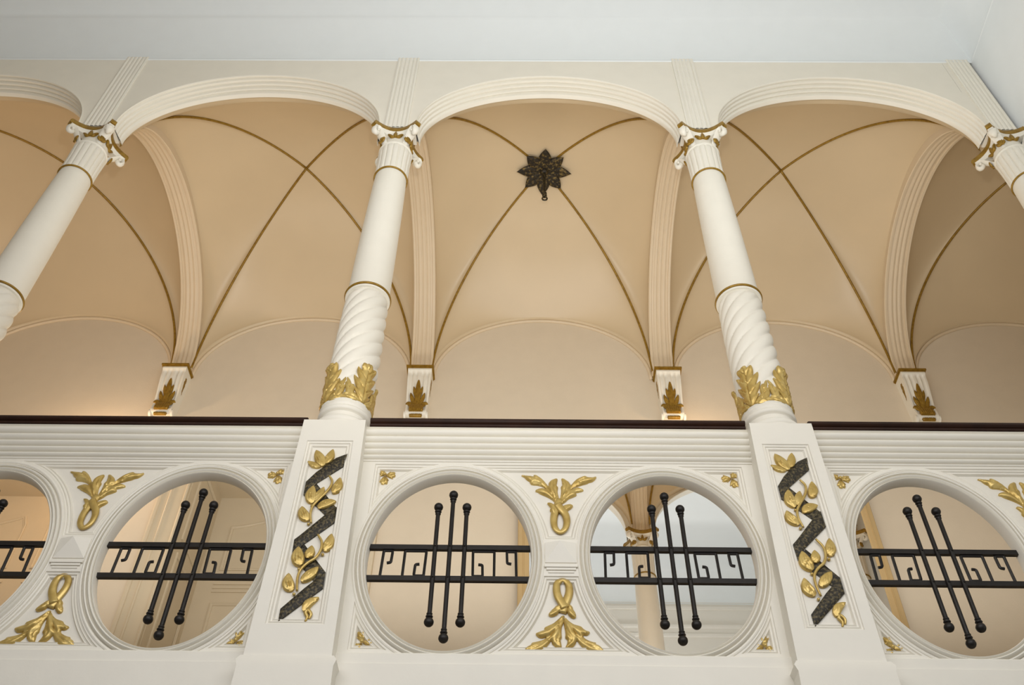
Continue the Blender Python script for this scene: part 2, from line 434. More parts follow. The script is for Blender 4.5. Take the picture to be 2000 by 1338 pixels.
def make_column():
    c = thing('column', (0, YA, ZTOP))
    m = MB()   # moulded base on the pedestal
    prof = [(.0,0),(.188,0),(.188,.012)] + [(.158+.030*cos(a), .040+.030*sin(a)) for a in np.linspace(-pi/2+.4, pi/2, 9)] + [(.150,.078),(.147,.095),(.150,.118),(.158,.122)] + \
        [(.150+.020*cos(a), .147+.020*sin(a)) for a in np.linspace(-pi/2, pi/2, 8)] + [(.156,.170),(.160,.178),(.164,.185),(.160,.205),(.166,.212),(.160,.222),(.15,.225)]
    m.lathe(prof, 56); m.build('column_base', CREAM, c, smooth=35)
    m = MB(); m.lathe([(.150,.222),(.165,.224),(.168,.236),(.160,.244),(.15,.246)], 56); m.build('gilded_band', GOLD, c, smooth=40)
    for k in range(4): acanthus_collar_leaf(pi/4+k*pi/2, c, GOLD)
    m = MB(); rings = []; nz, nt, NS = 110, 126, 7     # twisted lower shaft: seven rope strands
    for i in range(nz+1):
        z = .225+(1.345-.225)*i/nz; fade = min(1, (1.345-z)/.05, (z-.215)/.03+.3)
        ring = []
        for j in range(nt):
            th = 2*pi*j/nt
            ph = NS*th/(2*pi) - z/.128
            x = ph % 1
            w = sqrt(max(0, 1-(2*x-1)**2))
            r = .135+.008*sin(pi*(z-.225)/1.12) + .021*fade*w + .006*(1-fade)
            ring.append((r*cos(th), r*sin(th), z))
        rings.append(ring)
    m.loft(rings); m.build('twisted_shaft', CREAM, c, smooth=55)
    ringp = lambda R, z, t: [(R+t*cos(a), z+t*sin(a)) for a in np.linspace(-pi, pi, 13)]
    m = MB(); m.lathe([(.14,1.338),(.160,1.338),(.164,1.350),(.158,1.358),(.156,1.364)], 56); m.build('shaft_fillet', CREAM, c, smooth=40)
    m = MB(); m.lathe(ringp(.163, 1.366, .009), 56); m.build('gilded_ring', GOLD2, c, smooth='all')
    m = MB(); m.lathe([(.153,1.36),(.152,1.6),(.149,2.0),(.144,2.4),(.138,2.75),(.133,2.93)], 56); m.build('shaft', CREAM, c, smooth='all')
    m = MB(); m.lathe(ringp(.138, 2.938, .0085), 56); m.build('gilded_ring', GOLD2, c, smooth='all')
    # capital: fluted neck, bell, abacus, volutes
    m = MB(); rings = []; nt = 128
    zs = [2.93+.40*i/20 for i in range(21)]
    for z in zs:
        f = (z-2.93)/.40; base = .128+.004*f + .012*max(0, f-.55)
        amp = .011*min(1, f/.08)*min(1, (1-f)/.12) if f < 1 else 0
        ring = []
        for j in range(nt):
            th = 2*pi*j/nt; x = (16*th/(2*pi)) % 1
            r = base + amp*(sqrt(max(0, 1-(2*x-1)**2))**.7)
            ring.append((r*cos(th), r*sin(th), z))
        rings.append(ring)
    m.loft(rings); m.lathe([(.128,3.30),(.143,3.318),(.148,3.33),(.143,3.342),(.128,3.35),(.124,3.42),(.122,3.48),(.120,3.535)], 64)
    m.build('capital_bell', CREAM, c, smooth=45)
    def abacus(scale, inset=0):
        P = []; H = .2165*scale; ch = .050
        for q in range(4):
            a0 = q*pi/2
            for i in range(13):
                t = -1+2*i/12
                x = t*(H-ch*.7); dep = H + ch*.0 - .082*(1-t*t)*scale - ch*.0
                xr, yr = x, -dep
                P.append((xr*cos(a0)-yr*sin(a0), xr*sin(a0)+yr*cos(a0)))
        return P
    m = MB()
    A = lambda s, z: [(x, y, z) for x, y in abacus(s)]
    m.loft([A(.72,3.490), A(.86,3.515), A(.95,3.532)], cap=True); m.build('abacus', CREAM, c, smooth=30)
    m = MB(); m.loft([A(.94,3.530), A(.985,3.530), A(1.0,3.536), A(1.012,3.550), A(1.012,3.558), A(1.0,3.572), A(.985,3.580), A(.96,3.586), A(.92,3.588)], cap=True)
    m.build('gilded_abacus_edge', GOLD2, c, smooth=35)
    for q in range(4):   # corner volutes with gilded undersides
        a = pi/4+q*pi/2
        ca, sa = cos(a), sin(a)
        def P3(r, t, z): return (r*ca-t*sa, r*sa+t*ca, z)
        m = MB()
        path = [(.112,3.34),(.140,3.40),(.178,3.455),(.212,3.498),(.244,3.506),(.262,3.482),(.256,3.450),(.234,3.440),(.220,3.456),(.228,3.474)]
        Q = catmull(path, 40); rings = []
        for i, (r, z) in enumerate(Q):
            f = i/39; w = .022+.026*sin(pi*min(1, f*1.3))*(1-f*.3); th = .014
            nx = Q[min(39, i+1)]-Q[max(0, i-1)]; nx = nx/np.linalg.norm(nx); nr, nz_ = -nx[1], nx[0]
            sec = []
            for j in range(12):
                b = 2*pi*j/12; uu = w*cos(b); vv = th*sin(b)*(1-.35*cos(2*b))
                sec.append(P3(r+nr*vv, uu, z+nz_*vv))
            rings.append(sec)
        m.loft(rings, cap=True)
        m.sphere(P3(.228, .026, 3.470), .013, 10); m.sphere(P3(.228, -.026, 3.470), .013, 10)
        m.build('volute', CREAM, c, smooth=60)
        g = MB()
        def fg(u, w, h): return P3(.158+h+.10*max(0, w), u, 3.372+w*.85)
        o, v = leaf_shape([(0,0),(.0,.035),(.0,.085)], .024, lobes=2, serr=.35, n=20)
        relief(g, o, v, .014, .006, fg, .008, .4, .003, base=.004)
        for s in (-1, 1):
            o, v = leaf_shape([(s*.006,.0),(s*.026,.022),(s*.036,.05)], .013, n=14); relief(g, o, v, .012, .006, fg, .006, .3, .003, base=.003)
        g.build('gilded_volute_leaf', GOLD2, c, smooth=55)
        # fleuron in the middle of each side
        a2 = q*pi/2
        def fs(u, w, h):
            r = .121+h
            x, y = u, -(r+.004)
            return (x*cos(a2)-y*sin(a2), x*sin(a2)+y*cos(a2), 3.430+w)
        g = MB()
        o, v = leaf_shape([(0,-.005),(0,.035),(0,.082)], .017, n=16, wide=.35); relief(g, o, v, .016, .006, fs, .006, .3, .003, base=.010)
        for s in (-1, 1):
            o, v = leaf_shape([(s*.004,.0),(s*.030,.004),(s*.050,.026),(s*.068,.036)], .013, n=18); relief(g, o, v, .014, .006, fs, .006, .3, .003, base=.010)
        g.build('gilded_fleuron', GOLD2, c, smooth=55)
    return c

COL_LABELS = {
 -2: None,
 -1: ('leftmost white column, its twisted lower shaft cut off by the left picture edge', 'column'),
  0: ('white column with twisted lower shaft standing left of the dark star boss', 'column'),
  1: ('white column with twisted lower shaft standing right of the dark star boss', 'column'),
  2: ('white column cut off by the right picture edge, against the side wall', 'column')}
col0 = make_column()
for k in (-1, 0, 1, 2):
    c = col0 if k == -1 else copy_tree(col0)
    c.location = (B*k, YA, ZTOP); tag(c, COL_LABELS[k][0], 'column', 'white columns with gilded capitals')

# ================================================================== pedestals
PED_LEAVES = [
 ([(-0.033,1.21),(-0.075,1.225),(-0.114,1.25)],.0161), ([(-0.015,1.215),(-0.047,1.272),(-0.077,1.334)],.0283), ([(-0.008,1.231),(0.012,1.284),(0.024,1.34)],.0222),
 ([(-0.038,0.943),(-0.054,1.001),(-0.05,1.069)],.0291), ([(-0.021,0.958),(-0.004,1.007),(0.014,1.057)],.021), ([(0.069,1.015),(0.09,1.063),(0.096,1.126)],.025),
 ([(0.0,0.912),(0.045,0.944),(0.095,0.959)],.025), ([(-0.037,0.824),(-0.074,0.866),(-0.09,0.918)],.0266),
 ([(-0.03,0.526),(-0.054,0.581),(-0.06,0.646)],.0313), ([(-0.006,0.577),(0.007,0.614),(0.01,0.656)],.0231), ([(0.084,0.62),(0.1,0.672),(0.106,0.733)],.0255),
 ([(-0.01,0.43),(0.031,0.473),(0.068,0.518)],.0247), ([(-0.047,0.374),(-0.076,0.418),(-0.084,0.48)],.028), ([(0.032,0.255),(0.052,0.302),(0.099,0.335)],.0198)]
STEMS = [[(0.031,1.138),(0.052,1.103),(0.05,1.062),(0.03,1.017),(-0.002,0.968),(-0.029,0.919),(-0.033,0.866),(-0.019,0.803)],
         [(0.032,0.726),(0.059,0.681),(0.063,0.629),(0.044,0.577),(0.004,0.54),(-0.024,0.499),(-0.031,0.445),(-0.02,0.37)]]
CURL = [(0.051,0.197),(0.058,0.222),(0.045,0.247),(0.056,0.26),(0.074,0.239),(0.068,0.21)]
BERRIES = [(-0.036,0.926),(-0.034,0.801),(-0.035,0.508),(-0.034,0.355),(0.076,0.601)]
BANDS = [[(0.11,1.314),(0.049,1.281),(-0.051,1.173),(-0.099,1.101),(-0.098,1.006),(-0.079,0.989),(-0.037,1.091),(0.106,1.224)],
         [(0.103,0.923),(0.046,0.865),(-0.068,0.727),(-0.095,0.698),(-0.089,0.594),(-0.081,0.59),(-0.038,0.67),(0.109,0.816)],
         [(0.108,0.494),(0.056,0.437),(0.014,0.393),(-0.089,0.269),(-0.086,0.196),(0.11,0.394)]]
BACKS = [[(-0.094,1.008),(-0.037,1.091),(0.108,0.913),(0.046,0.867)], [(-0.087,0.594),(-0.034,0.67),(0.108,0.494),(0.056,0.437)]]
YP = -.11
def densify(poly, step):
    out = []
    for a, b in zip(poly, poly[1:]+poly[:1]):
        n = max(1, int(math.dist(a, b)/step))
        out += [(a[0]+(b[0]-a[0])*i/n, a[1]+(b[1]-a[1])*i/n) for i in range(n)]
    return out
def make_pedestal():
    t = thing('pedestal', (0, 0, ZPED))
    H = ZTOP-ZPED
    hb, ht = .218, .189
    half = lambda z: hb+(ht-hb)*z/H
    # body: front face with a tapered recess, moulded in steps
    m = MB()
    fx = lambda z, d, s: s*(.150-.012*(z-.175)/1.23 - d)
    zb, zt = .175, 1.405
    def rect(d): return [(fx(zb, d, -1)+.004, zb+d), (fx(zb, d, 1)+.004, zb+d), (fx(zt, d, 1)-.003, zt-d), (fx(zt, d, -1)-.003, zt-d)]
    outer = [(-hb, 0), (hb, 0), (ht, H), (-ht, H)]
    V, F = cdt_fill(outer, (rect(0),)); m.add([(x, YP, z) for x, z in V], F)
    steps = [(0,0),(.003,.008),(.010,.011),(.016,.006),(.020,.014),(.027,.017),(.033,.012),(.037,.020),(.040,.024)]
    m.loft([[(x, YP+e, z) for x, z in rect(d)] for d, e in steps])
    V, F = cdt_fill(rect(.040)); m.add([(x, YP+.024, z) for x, z in V], F)
    m.loft([[(-hb, y, 0), (-ht, y, H)] for y in (YP, YP+.38)], closed=False); m.loft([[(hb, y, 0), (ht, y, H)] for y in (YP, YP+.38)], closed=False)
    m.add([(-ht, YP, H), (ht, YP, H), (ht, YP+.38, H), (-ht, YP+.38, H)], [(0,1,2,3)])
    m.add([(-hb, YP+.38, 0), (hb, YP+.38, 0), (ht, YP+.38, H), (-ht, YP+.38, H)], [(0,1,2,3)])
    m.build('pedestal_body', CREAM, t)
    yf = YP+.024
    for b in BACKS:
        rib = MB(); relief(rib, densify(b, .03), [], .006, .02, PLANE(yf), .004, 0, edge=.7); rib.build('ribbon', BRONZE, t, smooth=40)
    for b in BANDS:
        rib = MB(); relief(rib, densify(b, .03), [], .016, .016, PLANE(yf), .004, 0, edge=.6); rib.build('ribbon', BRONZE, t, smooth=40)
    for s in STEMS:
        P = catmull(s, 36); q = MB(); q.tube([(p[0], yf-.017, p[1]) for p in P], [.0062+.002*sin(pi*i/35) for i in range(36)], 8); q.build('gilded_stem', GOLD, t, smooth='all')
    P = catmull(CURL, 26); q = MB(); q.tube([(p[0], yf-.010, p[1]) for p in P], [.005+.006*sin(pi*i/25) for i in range(26)], 8); q.build('gilded_stem', GOLD, t, smooth='all')
    for i, (sp, hw) in enumerate(PED_LEAVES):
        q = MB(); o, v = leaf_shape(sp, hw*1.06, 0, n=26, wide=.45, p=.70)
        relief(q, o, v, .018, .007, PLANE(yf), .012, .55, .0042, base=.012+.002*(i % 3)); q.build('gilded_leaf', GOLD, t, smooth=60)
    for x, z in BERRIES:
        q = MB(); q.sphere((x, yf-.010, z), .009, 10); q.build('gilded_berry', GOLD, t, smooth='all')
    m = MB(); w = .232     # plinth block below, a little wider, chipped at its corners
    m.loft([[(-.228, YP-.012, -.004), (.232, YP-.012, -.004), (.232, .27, -.004), (-.228, .27, -.004)], [(-.244, YP-.022, -.03), (.248, YP-.022, -.03), (.248, .27, -.03), (-.244, .27, -.03)],
            [(-.232, YP-.026, -.065), (.238, YP-.026, -.065), (.238, .27, -.065), (-.232, .27, -.065)], [(-.240, YP-.026, -.35), (.246, YP-.026, -.35), (.246, .27, -.35), (-.240, .27, -.35)]], cap=True)
    m.build('plinth', CREAM, t, smooth=20)
    return t
PED_LABELS = {0: 'cream pedestal with gilded vine and dark ribbon, under the column left of the star boss',
              1: 'cream pedestal with gilded vine and dark ribbon, under the column right of the star boss'}
ped0 = make_pedestal()
ped0.location = (-.012, 0, ZPED); tag(ped0, PED_LABELS[0], 'pedestal', 'tapered pedestals in the balustrade')
for k, lab in ((-1, 'cream vine pedestal beyond the left picture edge, under the leftmost white column'), (2, 'cream vine pedestal beyond the right picture edge, under the rightmost white column')):
    pe = copy_tree(ped0); pe.location = (B*k if k < 0 else B*k-.118, 0, ZPED); tag(pe, lab, 'pedestal', 'tapered pedestals in the balustrade')
p1 = copy_tree(ped0); p1.location = (B+.003, 0, ZPED); tag(p1, PED_LABELS[1], 'pedestal', 'tapered pedestals in the balustrade')

# ================================================================== balustrade panels
OX, EX, EZ, ZC = .6149, .455, .571, 4.770
def ell(cx, d, n=96, y=0, a0=0, a1=2*pi, z0=0):
    return [(cx+(EX+d)*cos(a0+(a1-a0)*i/n), (EZ+d)*sin(a0+(a1-a0)*i/n)) for i in range(n if a1-a0 > 6.2 else n+1)]
ZT, ZBm, XE = .655, -.565, 1.095       # recess frame, relative to ZC
D0, DZ = .075, .095
def ez_x(z, d):   # half width of the outer ellipse at height z
    q = 1-(z/(EZ+DZ+d))**2
    return (EX+D0+d)*sqrt(max(0, q))
def ez_z(x, d):
    q = 1-(x/(EX+D0+d))**2
    return (EZ+DZ+d)*sqrt(max(0, q))
def corner_recess(d, top, n=22):
    zt = (ZT-d) if top else (ZBm+d); xl = -XE+d; sg = 1 if top else -1
    ze = ez_z(xl+OX, d)*sg                       # on the left line
    q = abs(zt)/(EZ+DZ+d)
    xe = -OX-(EX+D0+d)*sqrt(max(0, 1-q*q)) if q < 1 else -OX
    xe = max(xe, xl+.02); 
    if sg*ze > sg*zt-.02: ze = zt-sg*.02
    L = [(xl, ze+(zt-ze)*i/n) for i in range(n)]
    T = [(xl+(xe-xl)*i/n, zt) for i in range(n)]
    a_s = math.atan2(min(1, abs(zt)/(EZ+DZ+d)), (xe+OX)/(EX+D0+d)); a_e = math.atan2(abs(ze)/(EZ+DZ+d), (xl+OX)/(EX+D0+d))
    C = [(-OX+(EX+D0+d)*cos(a_s+(a_e-a_s)*i/n), sg*(EZ+DZ+d)*sin(a_s+(a_e-a_s)*i/n)) for i in range(n)]
    return L+T+C
def centre_recess(d, top, n=26):
    sg = 1 if top else -1
    zt = (ZT-d) if top else (ZBm+d); zb = sg*.118+sg*d
    q = abs(zt)/(EZ+DZ+d); x_t = OX-(EX+D0+d)*sqrt(max(0, 1-q*q)) if q < 1 else OX
    x_b = OX-ez_x(zb, d)
    T = [(-x_t+2*x_t*i/n, zt) for i in range(n)]
    a_s = math.atan2(min(1, abs(zt)/(EZ+DZ+d)), (x_t-OX)/(EX+D0+d)); a_e = math.atan2(abs(zb)/(EZ+DZ+d), (x_b-OX)/(EX+D0+d))
    Rr = [(OX+(EX+D0+d)*cos(a_s+(a_e-a_s)*i/n), sg*(EZ+DZ+d)*sin(a_s+(a_e-a_s)*i/n)) for i in range(n)]
    Bt = [(x_b-2*x_b*i/8, zb) for i in range(8)]
    Lf = [(-x, z) for x, z in [(OX+(EX+D0+d)*cos(a_e+(a_s-a_e)*i/n), sg*(EZ+DZ+d)*sin(a_e+(a_s-a_e)*i/n)) for i in range(n)]]
    return T+Rr+Bt+Lf
STEPS = [(0,0),(.003,.008),(.010,.011),(.015,.006),(.019,.014),(.026,.017),(.031,.012),(.035,.022),(.038,.028)]
YF = .028
UP = [([(-0.011,0.38),(-0.038,0.413),(-0.065,0.433),(-0.095,0.449),(-0.115,0.459),(-0.12,0.47),(-0.139,0.471),(-0.134,0.486),(-0.116,0.494),(-0.096,0.5),(-0.071,0.488),(-0.087,0.507),(-0.097,0.512),(-0.124,0.521),(-0.153,0.522),(-0.171,0.532),(-0.165,0.544),(-0.188,0.559),(-0.202,0.581),(-0.221,0.59),(-0.218,0.596),(-0.201,0.593),(-0.184,0.591),(-0.161,0.589),(-0.144,0.584),(-0.15,0.597),(-0.137,0.6),(-0.121,0.589),(-0.102,0.573),(-0.083,0.548),(-0.067,0.522),(-0.06,0.509),(-0.058,0.539),(-0.05,0.549),(-0.042,0.56),(-0.025,0.567),(-0.012,0.574),(-0.003,0.569),(-0.007,0.551),(-0.009,0.535),(-0.013,0.518),(-0.002,0.508),(-0.005,0.492),(-0.008,0.472),(-0.004,0.447),(0.001,0.422),(-0.005,0.394)], [[(-0.012,0.396),(-0.044,0.459),(-0.084,0.523),(-0.131,0.565),(-0.202,0.589)], [(-0.008,0.405),(-0.024,0.472),(-0.03,0.523),(-0.012,0.562)], [(-0.015,0.4),(-0.045,0.446),(-0.078,0.48),(-0.125,0.484)], [(-0.012,0.421),(-0.014,0.468),(-0.008,0.502)], [(-0.058,0.471),(-0.101,0.522),(-0.151,0.533)]]),
 ([(0.009,0.376),(0.038,0.4),(0.055,0.421),(0.077,0.431),(0.099,0.443),(0.107,0.449),(0.103,0.461),(0.093,0.464),(0.112,0.469),(0.132,0.475),(0.148,0.482),(0.145,0.491),(0.128,0.499),(0.108,0.507),(0.086,0.496),(0.067,0.486),(0.092,0.509),(0.119,0.516),(0.143,0.527),(0.17,0.534),(0.178,0.545),(0.198,0.547),(0.217,0.565),(0.229,0.587),(0.221,0.589),(0.207,0.582),(0.183,0.584),(0.166,0.585),(0.166,0.594),(0.149,0.592),(0.132,0.583),(0.111,0.57),(0.093,0.55),(0.073,0.52),(0.066,0.537),(0.059,0.551),(0.049,0.556),(0.036,0.569),(0.022,0.574),(0.015,0.57),(0.021,0.554),(0.021,0.532),(0.023,0.517),(0.012,0.511),(0.015,0.489),(0.013,0.46),(0.009,0.434),(0.003,0.409),(-0.007,0.384)], [[(0.008,0.397),(0.05,0.468),(0.092,0.524),(0.148,0.566),(0.217,0.584)], [(0.006,0.405),(0.033,0.477),(0.041,0.524),(0.025,0.563)], [(0.011,0.397),(0.049,0.443),(0.091,0.482),(0.138,0.486)], [(0.01,0.422),(0.02,0.468),(0.017,0.502)], [(0.064,0.49),(0.109,0.525),(0.167,0.54)]]),
 ([(-0.016,0.367),(-0.032,0.377),(-0.046,0.388),(-0.065,0.391),(-0.071,0.385),(-0.059,0.375),(-0.056,0.363),(-0.046,0.355),(-0.056,0.336),(-0.043,0.318),(-0.039,0.301),(-0.021,0.302),(-0.013,0.338)], [[(-0.021,0.314),(-0.03,0.351),(-0.059,0.383)]]),
 ([(0.01,0.355),(0.024,0.368),(0.04,0.375),(0.064,0.381),(0.082,0.37),(0.07,0.352),(0.053,0.339),(0.042,0.327),(0.039,0.31),(0.035,0.298),(0.012,0.302),(0.003,0.326)], [[(0.012,0.314),(0.036,0.351),(0.073,0.37)]])]
UPLOOP = [(0.005,0.414),(-0.011,0.364),(-0.027,0.31),(-0.033,0.258),(-0.026,0.21),(0.001,0.181),(0.031,0.207),(0.041,0.259),(0.031,0.307),(0.008,0.339),(-0.011,0.372)]
LO = [([(0.013,-0.346),(-0.002,-0.346),(-0.019,-0.365),(-0.047,-0.392),(-0.067,-0.402),(-0.094,-0.416),(-0.098,-0.423),(-0.091,-0.429),(-0.118,-0.44),(-0.142,-0.451),(-0.135,-0.464),(-0.122,-0.475),(-0.105,-0.477),(-0.082,-0.469),(-0.092,-0.482),(-0.112,-0.492),(-0.139,-0.499),(-0.164,-0.505),(-0.161,-0.514),(-0.185,-0.527),(-0.212,-0.551),(-0.195,-0.556),(-0.165,-0.559),(-0.155,-0.564),(-0.136,-0.559),(-0.109,-0.552),(-0.089,-0.53),(-0.072,-0.508),(-0.06,-0.488),(-0.056,-0.511),(-0.043,-0.52),(-0.033,-0.533),(-0.007,-0.534),(-0.009,-0.514),(-0.012,-0.492),(-0.015,-0.481),(-0.005,-0.478),(-0.007,-0.456),(-0.007,-0.433),(-0.004,-0.411),(0.007,-0.384)], [[(0.008,-0.365),(-0.034,-0.43),(-0.079,-0.486),(-0.136,-0.53),(-0.198,-0.553)], [(0.001,-0.369),(-0.047,-0.407),(-0.095,-0.434),(-0.132,-0.453)], [(-0.003,-0.407),(-0.021,-0.456),(-0.035,-0.485),(-0.02,-0.525)], [(-0.048,-0.445),(-0.102,-0.497),(-0.155,-0.511)]]),
 ([(0.015,-0.354),(0.031,-0.376),(0.058,-0.397),(0.084,-0.404),(0.102,-0.411),(0.101,-0.417),(0.12,-0.432),(0.143,-0.439),(0.136,-0.45),(0.124,-0.46),(0.102,-0.456),(0.108,-0.475),(0.128,-0.487),(0.15,-0.496),(0.172,-0.5),(0.163,-0.507),(0.183,-0.514),(0.198,-0.53),(0.214,-0.55),(0.203,-0.557),(0.177,-0.558),(0.158,-0.551),(0.154,-0.561),(0.131,-0.556),(0.115,-0.542),(0.096,-0.524),(0.08,-0.502),(0.071,-0.484),(0.066,-0.503),(0.053,-0.523),(0.04,-0.528),(0.013,-0.536),(0.01,-0.529),(0.02,-0.51),(0.025,-0.485),(0.01,-0.476),(0.014,-0.459),(0.013,-0.433),(0.008,-0.407),(0.006,-0.38)], [[(0.015,-0.365),(0.047,-0.421),(0.085,-0.48),(0.146,-0.524),(0.204,-0.552)], [(0.021,-0.369),(0.061,-0.406),(0.1,-0.428),(0.136,-0.441)], [(0.013,-0.407),(0.032,-0.455),(0.045,-0.484),(0.02,-0.521)], [(0.053,-0.436),(0.098,-0.477),(0.163,-0.503)]]),
 ([(0.003,-0.284),(-0.017,-0.284),(-0.036,-0.292),(-0.038,-0.3),(-0.052,-0.312),(-0.07,-0.335),(-0.075,-0.345),(-0.06,-0.354),(-0.039,-0.348),(-0.019,-0.335),(-0.022,-0.327),(-0.001,-0.319)], [[(-0.001,-0.3),(-0.032,-0.316),(-0.07,-0.347)]]),
 ([(0.031,-0.284),(0.044,-0.28),(0.059,-0.303),(0.054,-0.307),(0.067,-0.326),(0.074,-0.353),(0.062,-0.364),(0.045,-0.357),(0.032,-0.342),(0.023,-0.319)], [[(0.03,-0.299),(0.05,-0.326),(0.067,-0.357)]])]
LOLOOP = [(-0.001,-0.33),(0.017,-0.276),(0.038,-0.22),(0.041,-0.176),(0.031,-0.148),(0.007,-0.134),(-0.02,-0.151),(-0.027,-0.185),(-0.021,-0.233),(0.0,-0.276),(0.016,-0.307)]
def smooth_poly(poly, step):
    P = np.array(densify(poly, step)); 
    Q = .5*P+.25*np.roll(P, 1, 0)+.25*np.roll(P, -1, 0)
    return [tuple(q) for q in Q]
def acanthus(leaves, loop, parent):
    P = catmull(loop, 44); q = MB()
    q.tube([(p[0], YF-.006-.012*(i/43), p[1]) for i, p in enumerate(P)], [.015+.009*abs(cos(pi*i/43)) for i in range(44)], 8, flat=.55)
    root = q.build('gilded_acanthus', GOLD, parent, smooth='all')
    for i, (out, vs) in enumerate(leaves):
        q = MB(); o = smooth_poly(out, .007)
        relief(q, o, [[tuple(c) for c in catmull(v, 12)] for v in vs], .024, .0075, PLANE(YF), .012, .42, .0050, base=.002+.004*(i > 1)); q.build('leaf', GOLD, root, smooth=60)
    return root
def rosette(x, z, rot, parent):
    q = MB(); q.sphere((x, YF-.020, z), .011, 10); root = q.build('gilded_rosette', GOLD, parent, smooth='all')
    for a, ln in ((0, .062), (2.36, .044), (-pi/2-.1, .068)):
        a = a+rot if isinstance(rot, (int, float)) else rot(a)
        dx, dz = cos(a), sin(a)
        sp = [(x+dx*.006, z+dz*.006), (x+dx*ln*.5-dz*.003, z+dz*ln*.5+dx*.003), (x+dx*ln, z+dz*ln)]
        q = MB(); o, v = leaf_shape(sp, .024, lobes=2, serr=.3, n=24, wide=.5, p=.7); relief(q, o, v, .018, .007, PLANE(YF), .009, .45, .004, base=.002); q.build('leaf', GOLD, root, smooth=60)
def make_panel():
    t = thing('balustrade_panel', (0, 0, ZC))
    XH = 1.175; zb, zt = -.66, .695
    m = MB()
    outer = densify([(-XH, zb), (XH, zb), (XH, zt), (-XH, zt)], .12)
    holes = [ell(-OX, .0), ell(OX, .0)]
    rec = [corner_recess(0, True), corner_recess(0, False)]
    rec += [[(-x, z) for x, z in r][::-1] for r in rec]
    cen = [centre_recess(0, True), centre_recess(0, False)]
    V, F = cdt_fill(outer, tuple([ell(-OX, .060), ell(OX, .060)]+rec+cen)); m.add([(x, 0, z) for x, z in V], F)
    V, F = cdt_fill(outer, tuple(holes)); m.add([(x, .065, z) for x, z in V], F)
    for top in (True, False):
        for mir in (1, -1):
            m.loft([[(mir*x, e, z) for x, z in corner_recess(d, top)] for d, e in STEPS])
            V, F = cdt_fill(corner_recess(STEPS[-1][0], top)); m.add([(mir*x, YF, z) for x, z in V], F)
        m.loft([[(x, e, z) for x, z in centre_recess(d, top)] for d, e in STEPS])
        V, F = cdt_fill(centre_recess(STEPS[-1][0], top)); m.add([(x, YF, z) for x, z in V], F)
    for cx in (-OX, OX):
        m.loft([[(x, y, z) for x, z in ell(cx, 0)] for y in (0, .065)])
    m.build('pierced_panel', CREAM, t, smooth=25)
    # oval mouldings
    rp = [(.072,.006),(.070,-.004),(.064,-.007),(.058,-.004),(.056,.012),(.053,.014),(.050,.010),(.047,-.006),(.041,-.013),(.035,-.009),(.033,.009),(.030,.011),(.027,.006),(.025,-.008),(.019,-.015),(.013,-.010),(.011,.004),(.009,.005),(.007,-.005),(.002,-.010),(-.002,-.003),(-.003,.067)]
    for cx in (-OX, OX):
        q = MB(); q.loft([[(cx+(EX+d)*cos(2*pi*i/112), y, (EZ+d*1.15)*sin(2*pi*i/112)) for i in range(112)] for d, y in rp]); q.build('oval_moulding', CREAM, t, smooth=45)
    # reeded cornice under the handrail
    pr = [(.07,.672),(-.006,.672),(-.010,.680)]
    z = .682
    for j, (w, out) in enumerate(((.040,.008),(.042,.014),(.044,.020),(.047,.027),(.050,.034))):
        pr += [(-out+.016, z), (-out+.016, z+.005), (-out-.002, z+.008)] + [(-out-.002-.014*sin(pi*i/7), z+.008+(w-.012)*i/7) for i in range(8)] + [(-out-.002, z+w-.002)]
        z += w
    pr += [(-.05, .909), (.10, .909), (.10, .672)]
    q = MB(); q.loft([[(x, y, zz) for y, zz in pr] for x in (-1.175, 1.175)], closed=False); q.build('reeded_cornice', CREAM, t, smooth=35)
    # bottom ledge
    q = MB(); q.loft([[(x, y, zz) for y, zz in ((.02,-.585),(-.014,-.588),(-.019,-.595),(-.019,-.648),(-.025,-.652),(-.025,-1.012),(.08,-1.012))] for x in (-1.15, 1.15)], closed=False); q.build('bottom_ledge', CREAM, t, smooth=25)
    # faceted key block between the ovals
    q = MB(); a, b0, b1 = .086, -.036, .094
    q.add([(-a,-.006,b0),(a,-.006,b0),(a,-.006,b1),(-a,-.006,b1),(-.004,-.040,.085)], [(0,1,4),(1,2,4),(2,3,4),(3,0,4)])
    q.loft([[(-a,.0,b0),(a,.0,b0),(a,.0,b1),(-a,.0,b1)], [(-a,-.006,b0),(a,-.006,b0),(a,-.006,b1),(-a,-.006,b1)]])
    for zz0, zz1, w, yy in ((-.068,-.054,.090,-.014),(-.084,-.070,.080,-.009),(-.100,-.088,.070,-.005)): q.box(-w, w, yy, .002, zz0, zz1)
    q.build('key_block', CREAM, t)
    acanthus(UP, UPLOOP, t); acanthus(LO, LOLOOP, t)
    rosette(-1.032, .585, 0, t); rosette(1.030, .585, lambda a: pi-a, t); rosette(-1.028, -.512, lambda a: -a, t); rosette(1.026, -.512, lambda a: pi+a, t)
    return t
PAN = {-1: 'pierced cream balustrade panel with two ovals, left of the left vine pedestal', 0: 'pierced cream balustrade panel with two ovals, between the two vine pedestals', 1: 'pierced cream balustrade panel, right of the right vine pedestal'}
pan0 = make_panel()
for k in (-1, 0, 1):
    t = pan0 if k == -1 else copy_tree(pan0)
    t.location = (B*(k+.5), 0, ZC); tag(t, PAN[k], 'balustrade', 'pierced balustrade panels')
RAIL = {-1: 'dark mahogany handrail on the balustrade left of the left vine pedestal', 0: 'dark mahogany handrail on the balustrade between the two vine pedestals', 1: 'dark mahogany handrail on the balustrade right of the right vine pedestal'}
m = MB(); pr = [(.12,5.680),(-.044,5.680),(-.054,5.686),(-.057,5.699),(-.046,5.706),(-.060,5.711),(-.068,5.722),(-.066,5.738),(-.050,5.748),(.0,5.752),(.06,5.750),(.12,5.742)]
